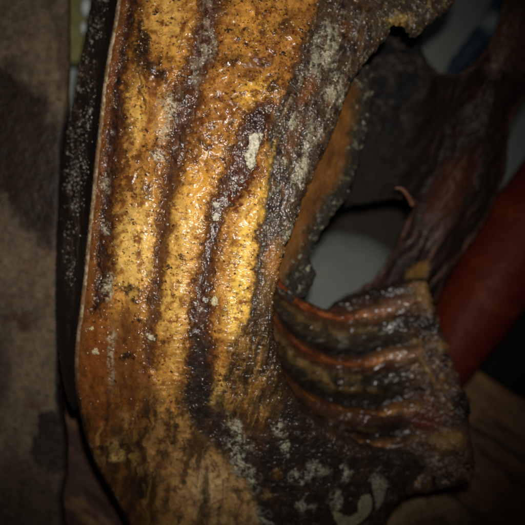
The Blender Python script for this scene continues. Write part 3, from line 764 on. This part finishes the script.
    run = fbm(U + 0.10 * V + 6 * w1, V * 0.16, 13, 4, 289, 0.6); lz = sstep(360, 420, V) * sstep(250, 225, wu - 0.12 * (V - 450))
    p.mix(0.75 * lz * sstep(0.0, 0.4, run), (58, 38, 22), 0.4)
    p.mix(0.45 * lz * sstep(0.05, 0.4, -run), (186, 142, 78), 0.4)
    p.mix(0.6 * lz * sstep(0.1, 0.45, f4 + 0.3 * f3), (62, 41, 25), 0.4)
    p.h += lz * 1.2 * run
    # pale cut block
    blk = np.minimum(sstep(106, 111, wu), sstep(131, 123, wu + 2 * f3)) * np.minimum(sstep(434, 442, V + 3 * w1), sstep(465, 460, V + 3 * w2)) * sstep(-0.6, 0.1, f3)
    p.mix(0.6 * blk * sstep(-0.5, 0.1, f2), (172, 136, 76), 0.4, 0.5)
    p.mix(0.45 * blk * sstep(450, 457, V) * sstep(463, 461, V), (230, 194, 118), 0.35, 0.6)  # highlight along the block's lower edge, painted into the colour
    rp = fbm((U + 0.30 * V) * 1.0 + 4 * w1, (V - 0.30 * U) * 0.22, 7, 4, 297, 0.6)
    neck = sstep(-6, 6, signed(U + 4 * w1, V + 6 * w2, [(228, 345), (246, 322), (266, 318), (276, 350), (284, 392), (276, 424), (240, 432), (222, 410)]))
    p.mix(0.85 * neck, (84, 60, 34), 0.3)
    p.mix(0.8 * neck * sstep(0.05, 0.45, rp), (158, 116, 58), 0.3)
    p.mix(0.8 * neck * sstep(0.05, 0.4, -rp), (40, 29, 20), 0.3)
    p.h += neck * 2.2 * rp
    # dark crust foot
    ft = signed(wu + 3 * f2, wv + 3 * f2, [(190, 372), (210, 376), (218, 408), (236, 432), (262, 440), (276, 420), (284, 396), (300, 410), (330, 440), (480, 452), (490, 600), (262, 600), (256, 500), (228, 462), (196, 428), (184, 396)])
    mf = sstep(-5, 6, ft)
    p.mix(mf * 0.95, (40, 33, 28), 0.36)
    p.mix(mf * 0.7 * sstep(0.0, 0.5, fbm(U, V, 22, 4, 295)), (66, 46, 32), 0.32)
    p.mix(mf * 0.6 * sstep(0.1, 0.5, f4), (70, 54, 40), 0.35)
    p.mix(mf * 0.5 * sstep(0.2, 0.6, f2 + 0.35 * f3), (92, 88, 72), 0.7, 0.5)
    p.mix(mf * 0.6 * sstep(0.1, 0.5, fbm(U, V, 10, 4, 291)) * sstep(340, 420, U), (84, 64, 54), 0.35)
    p.h += mf * (1.4 * f4 + 0.5 * f2 + 0.25 * f3)
    for (x, y, a, b_, c, k) in [(221, 386, 5, 13, (206, 162, 84), .9), (238, 390, 3.5, 10, (140, 100, 50), .8), (254, 388, 4.5, 11, (150, 106, 48), .8), (240, 368, 3, 9, (176, 132, 66), .7), (246, 404, 3, 5, (120, 82, 40), .7), (262, 420, 4, 10, (96, 62, 34), .7), (276, 474, 5, 4, (120, 86, 40), .8),
                            (268, 492, 4, 5, (140, 112, 70), .8), (258, 440, 6, 18, (78, 52, 32), .6)]:
        p.mix(k * blob(wu + 2 * f2, wv + 5 * f2, x, y, a, b_, 18, 0.8) * sstep(-0.6, 0.1, f4), c, 0.3, 1.0)
    for (x, y, a, b_, ro) in [(240, 432, 5, 17, -28), (234, 452, 6, 12, -30), (246, 474, 7, 18, -35), (281, 428, 6, 8, 0), (300, 478, 10, 6, 0), (318, 470, 9, 6, 20), (305, 505, 6, 7, 0), (346, 474, 5, 7, 10), (380, 484, 7, 10, 10), (262, 520, 9, 8, 30), (335, 500, 6, 8, 0), (288, 447, 3, 6, 0)]:
        p.mix(0.85 * blob(wu + 2 * f3, wv + 2 * f3, x, y, a, b_, ro, 0.7) * sstep(-0.35, 0.35, f2 + 0.8 * f3), (176, 172, 146), 0.6, 0.6)
    # --- pale salt bloom
    for (x, y, a, b_, ro, k) in [(171, 108, 5, 11, 0, .85), (166, 134, 6, 9, 10, .7), (160, 156, 9, 4, 25, .8), (210, 46, 4, 14, 12, .6), (106, 284, 5, 8, 10, .8), (108, 297, 4, 5, 0, .8), (112, 360, 4, 26, 2, .45), (110, 337, 3, 4, 0, .6), (104, 186, 7, 6, 0, .5),
                             (107, 232, 3, 5, 0, .6), (150, 338, 3, 4, 0, .7), (165, 118, 8, 18, 5, .35)]:
        p.mix(k * blob(wu + 2.5 * f3, wv + 2.5 * f3, x, y, a, b_, ro, 0.7) * sstep(-0.4, 0.25, f3 + 0.3 * f2), (200, 190, 160), 0.5, 0.4)
    # --- pepper: dark grains clumped over the fat
    clump = sstep(-0.15, 0.5, fbm(U, V, 24, 4, 301))
    dens = np.clip(0.14 + 0.62 * clump * (0.35 + 0.65 * top) + 0.35 * blob(U, V, 265, 50, 45, 60, 0, .8), 0, 0.9) * (1 - 0.8 * low)
    f6 = fbm(U, V, 2.6, 2, 333, 0.6); xu = U + 1.5 * f6 + 0.8 * w3; xv = V + 1.6 * f3
    k1 = dots(xu, xv, 3.6, 11, 0.4, 1.6, np.clip(dens * 1.15, 0, 1)); k2 = dots(xu, xv, 2.0, 12, 0.3, 0.75, np.clip(dens, 0, 1)); k3 = dots(xu + 1.8 * w3 + 1.2 * f6, xv + 2.0 * f3, 10, 13, 1.0, 3.2, 0.25 * dens * (0.5 + 0.8 * top))
    p.mix(0.85 * sstep(0.05, 0.6, k1), (58, 30, 18), 0.22); p.mix(0.8 * sstep(0.1, 0.7, k2), (64, 32, 16), 0.22); p.mix(0.9 * sstep(0.05, 0.5, k3), (42, 28, 22), 0.2)
    p.h += 0.25 * k1 + 0.1 * k2 + 0.6 * k3
    # tiny pale salt grains
    g1 = dots(U, V, 5, 14, 0.35, 0.9, 0.22 * (1 - low))
    p.mix(0.8 * sstep(0.1, 0.6, g1), (228, 216, 190), 0.3); p.h += 0.5 * g1
    # --- rim strip along the skin: bare pale line and brown band
    rim = np.interp(V, slabL_v, slabL_u)
    e = U - rim + 0.8 * w1
    p.mix(0.8 * sstep(14, 9, e) * sstep(-1, 1, e) * (1 - 0.6 * m0) * sstep(420, 330, V), (122, 74, 36), 0.3)
    p.mix(0.5 * sstep(14, 9, e) * sstep(0.0, 0.45, f2 + 0.4 * f5) * sstep(420, 330, V), (62, 38, 22), 0.3)
    p.mix(sstep(2.2, 1.0, np.abs(e - 2.6 + 0.5 * f3)) * sstep(400, 320, V) * (0.3 + 0.7 * sstep(-0.2, 0.3, f2 + 0.5 * f5)), (206, 184, 150), 0.4, 0.3)
    p.mix(0.85 * sstep(5, 2, e) * sstep(340, 420, V), (44, 30, 24), 0.35)
    p.mix(0.6 * sstep(1.6, 0.8, np.abs(e - 3)) * sstep(320, 360, V) * sstep(0.15, 0.4, f2 + 0.4 * f3), (138, 118, 98), 0.4)
    p.mix(0.85 * sstep(20, 3, sd + 5 * f2) * sstep(285, 320, V) * sstep(430, 400, V) * sstep(240, 262, U), (48, 34, 22), 0.32)  # slab edge darkened in colour for the shaded crease beside the ribs
    # --- overall relief
    bul = np.clip(np.minimum(np.minimum(np.abs(d1), np.abs(d2)), np.abs(d0)) / 14, 0, 1)
    p.h += 3.2 * np.sqrt(bul + 1e-4) * (1 - m3) * (1 - mf) * np.where((d1 > 0) & (d2 > 0) & (d0 > 0), 1, 0) * sstep(470, 380, V)
    p.h += 2.2 * fbm(U, V * 0.7, 28, 3, 211, 0.5) + (0.7 + 0.4 * top) * fbm(U, V, 10, 2, 215, 0.45) + (0.05 + 0.08 * top + 0.15 * m3) * f3 
    gr = fbm(U, V, 1.9, 2, 311, 0.6)
    p.h += (0.02 + 0.04 * top) * gr
    cg = sstep(-0.35, 0.35, fbm(U, V, 30, 4, 315, 0.6))
    p.g = np.clip((0.08 + 0.5 * top * (0.2 + 0.8 * cg) + 0.6 * m1 + 0.5 * m2 + 0.5 * m0 + 0.85 * m3 + 0.3 * cg) * (1 - 0.7 * low) + 0.35 * mf, 0.05, 1.0) * (1 - 0.55 * pale * (1 - m1) * (1 - m2) * (1 - m3))
    return p
slabL = [q for q in slab_poly[:20]]
slabL_v = [q[1] for q in slabL]; slabL_u = [q[0] for q in slabL]
sheet('meat_slab', slab_poly, slab_depth, slab_paint, M_slab, side, step=0.55, thick=lambda U, V: 0.030 - 0.025 * sstep(300, 360, U) * sstep(260, 160, V), edge_r=9, edge_h=0.8, ragged=lambda U, V: 0.5 + 3.5 * sstep(180, 260, U), rag_scale=11, rag_gain=0.8, seed=201)

# dark salty rind: the slab's side face turning away to the left
def rind_depth(U, V):
    rim = np.interp(V, slabL_v, slabL_u)
    return slab_depth(rim, V) + 0.009 + 0.0016 * np.clip(rim - U, 0, 60) + 0.002 * np.clip(U - rim, 0, 20)
def rind_paint(U, V, sd):
    p = Paint(U, (34, 25, 21), 0.35)
    f1 = fbm(U, V * 0.3, 6, 4, 321); f2 = fbm(U, V, 4, 4, 325, 0.7)
    rim = np.interp(V, slabL_v, slabL_u); e = rim - U
    p.mix(0.7 * sstep(0.0, 0.5, f1), (72, 54, 40))
    p.mix(0.5 * sstep(0.1, 0.5, fbm(U, V * 0.12, 3.5, 4, 326, 0.65)), (104, 88, 70), 0.35)
    p.mix(sstep(9, 4, e), (22, 15, 13), 0.3)
    cl = sstep(-0.35, 0.35, fbm(U, V * 0.35, 14, 4, 329, 0.65))
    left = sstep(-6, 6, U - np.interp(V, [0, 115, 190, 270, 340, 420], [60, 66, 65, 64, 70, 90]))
    p.mix(1 - left, (16, 12, 11), 0.5)  # black left strip, painted to stand in for the shaded gap by the board
    dn = (0.95 - 0.6 * sstep(180, 330, V)) * sstep(5, 11, e + 4 * f1) * (0.15 + 0.85 * cl) * left
    k = dots(U + 2.2 * f2, V * 0.6 + 1.5 * f1, 1.9, 21, 0.3, 1.0, dn); k2 = dots(U + 3 * f2, V * 0.42 + 2 * f1, 4.0, 22, 0.5, 1.9, dn * 0.35)
    p.mix(0.85 * sstep(0.1, 0.8, np.maximum(k, k2)) * sstep(-0.5, 0.1, f2 + 0.15), (204, 196, 178), 0.4)
    p.mix(0.6 * sstep(0.0, 0.4, f2 + 0.5 * f1) * sstep(6, 14, e) * cl * left, (112, 100, 82), 0.45)
    p.h += 0.8 * k + 0.8 * k2 + 0.9 * f2 + 1.0 * f1
    return p
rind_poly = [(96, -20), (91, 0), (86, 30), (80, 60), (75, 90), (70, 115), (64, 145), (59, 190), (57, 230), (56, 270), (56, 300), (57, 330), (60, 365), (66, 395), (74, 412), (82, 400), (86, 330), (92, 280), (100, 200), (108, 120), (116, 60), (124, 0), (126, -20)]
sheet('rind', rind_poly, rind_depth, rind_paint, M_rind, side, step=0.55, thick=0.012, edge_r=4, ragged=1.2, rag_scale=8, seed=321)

# raised chalky mould crusts
def crust_paint(base, seed):
    def f(U, V, sd):
        p = Paint(U, base, 0.6)
        n1 = fbm(U, V, 3.5, 4, seed, 0.7); n2 = fbm(U, V, 9, 3, seed + 4)
        p.mul(1 + 0.5 * n1 + 0.2 * n2)
        p.mix(0.75 * sstep(0.05, 0.4, n1 + 0.5 * n2), (112, 94, 70))
        p.mix(0.85 * sstep(0.3, 0.55, fbm(U, V * 0.5, 4.5, 4, seed + 6, 0.7)), (70, 50, 34))
        p.mix(0.5 * sstep(1.6, 0.2, sd), (120, 104, 74))
        p.h += 0.35 * n1 + 0.3 * n2
        return p
    return f
CR = [([(249, 135), (261, 132), (262, 140), (257, 152), (255, 164), (251, 171), (247, 168), (244, 154), (248, 148)], (216, 208, 182)),
      ([(213, 202), (218, 201), (219, 207), (214, 209)], (226, 220, 200)), ([(213, 212), (219, 212), (220, 218), (215, 221), (212, 218)], (220, 214, 190)),
      ([(211, 298), (217, 297), (218, 305), (213, 306)], (220, 206, 160)),
      ([(86, 327), (95, 325), (96, 332), (91, 335), (86, 333)], (210, 184, 136)), ([(91, 350), (98, 347), (99, 354), (93, 355)], (206, 184, 140)),
      ([(147, 334), (152, 335), (155, 340), (149, 341)], (206, 190, 160)),
      ([(331, 510), (340, 514), (350, 518), (358, 514), (358, 504), (364, 495), (370, 494), (373, 502), (371, 512), (362, 522), (350, 530), (338, 526)], (158, 152, 116)),
      ([(372, 482), (382, 479), (388, 486), (384, 496), (382, 508), (376, 510), (375, 498)], (148, 144, 120))]
for k, (poly, c) in enumerate(CR):
    sheet('mould_crust', poly, slab_depth, crust_paint(c, 331 + 9 * k), M_crust, side, step=0.5, thick=0.004, edge_r=2.0, ragged=3.2, rag_scale=6, rag_gain=0.85, seed=331 + k, proud=0.0042)

for o in list(bpy.data.objects):
    if '_org' in o: del o['_org']
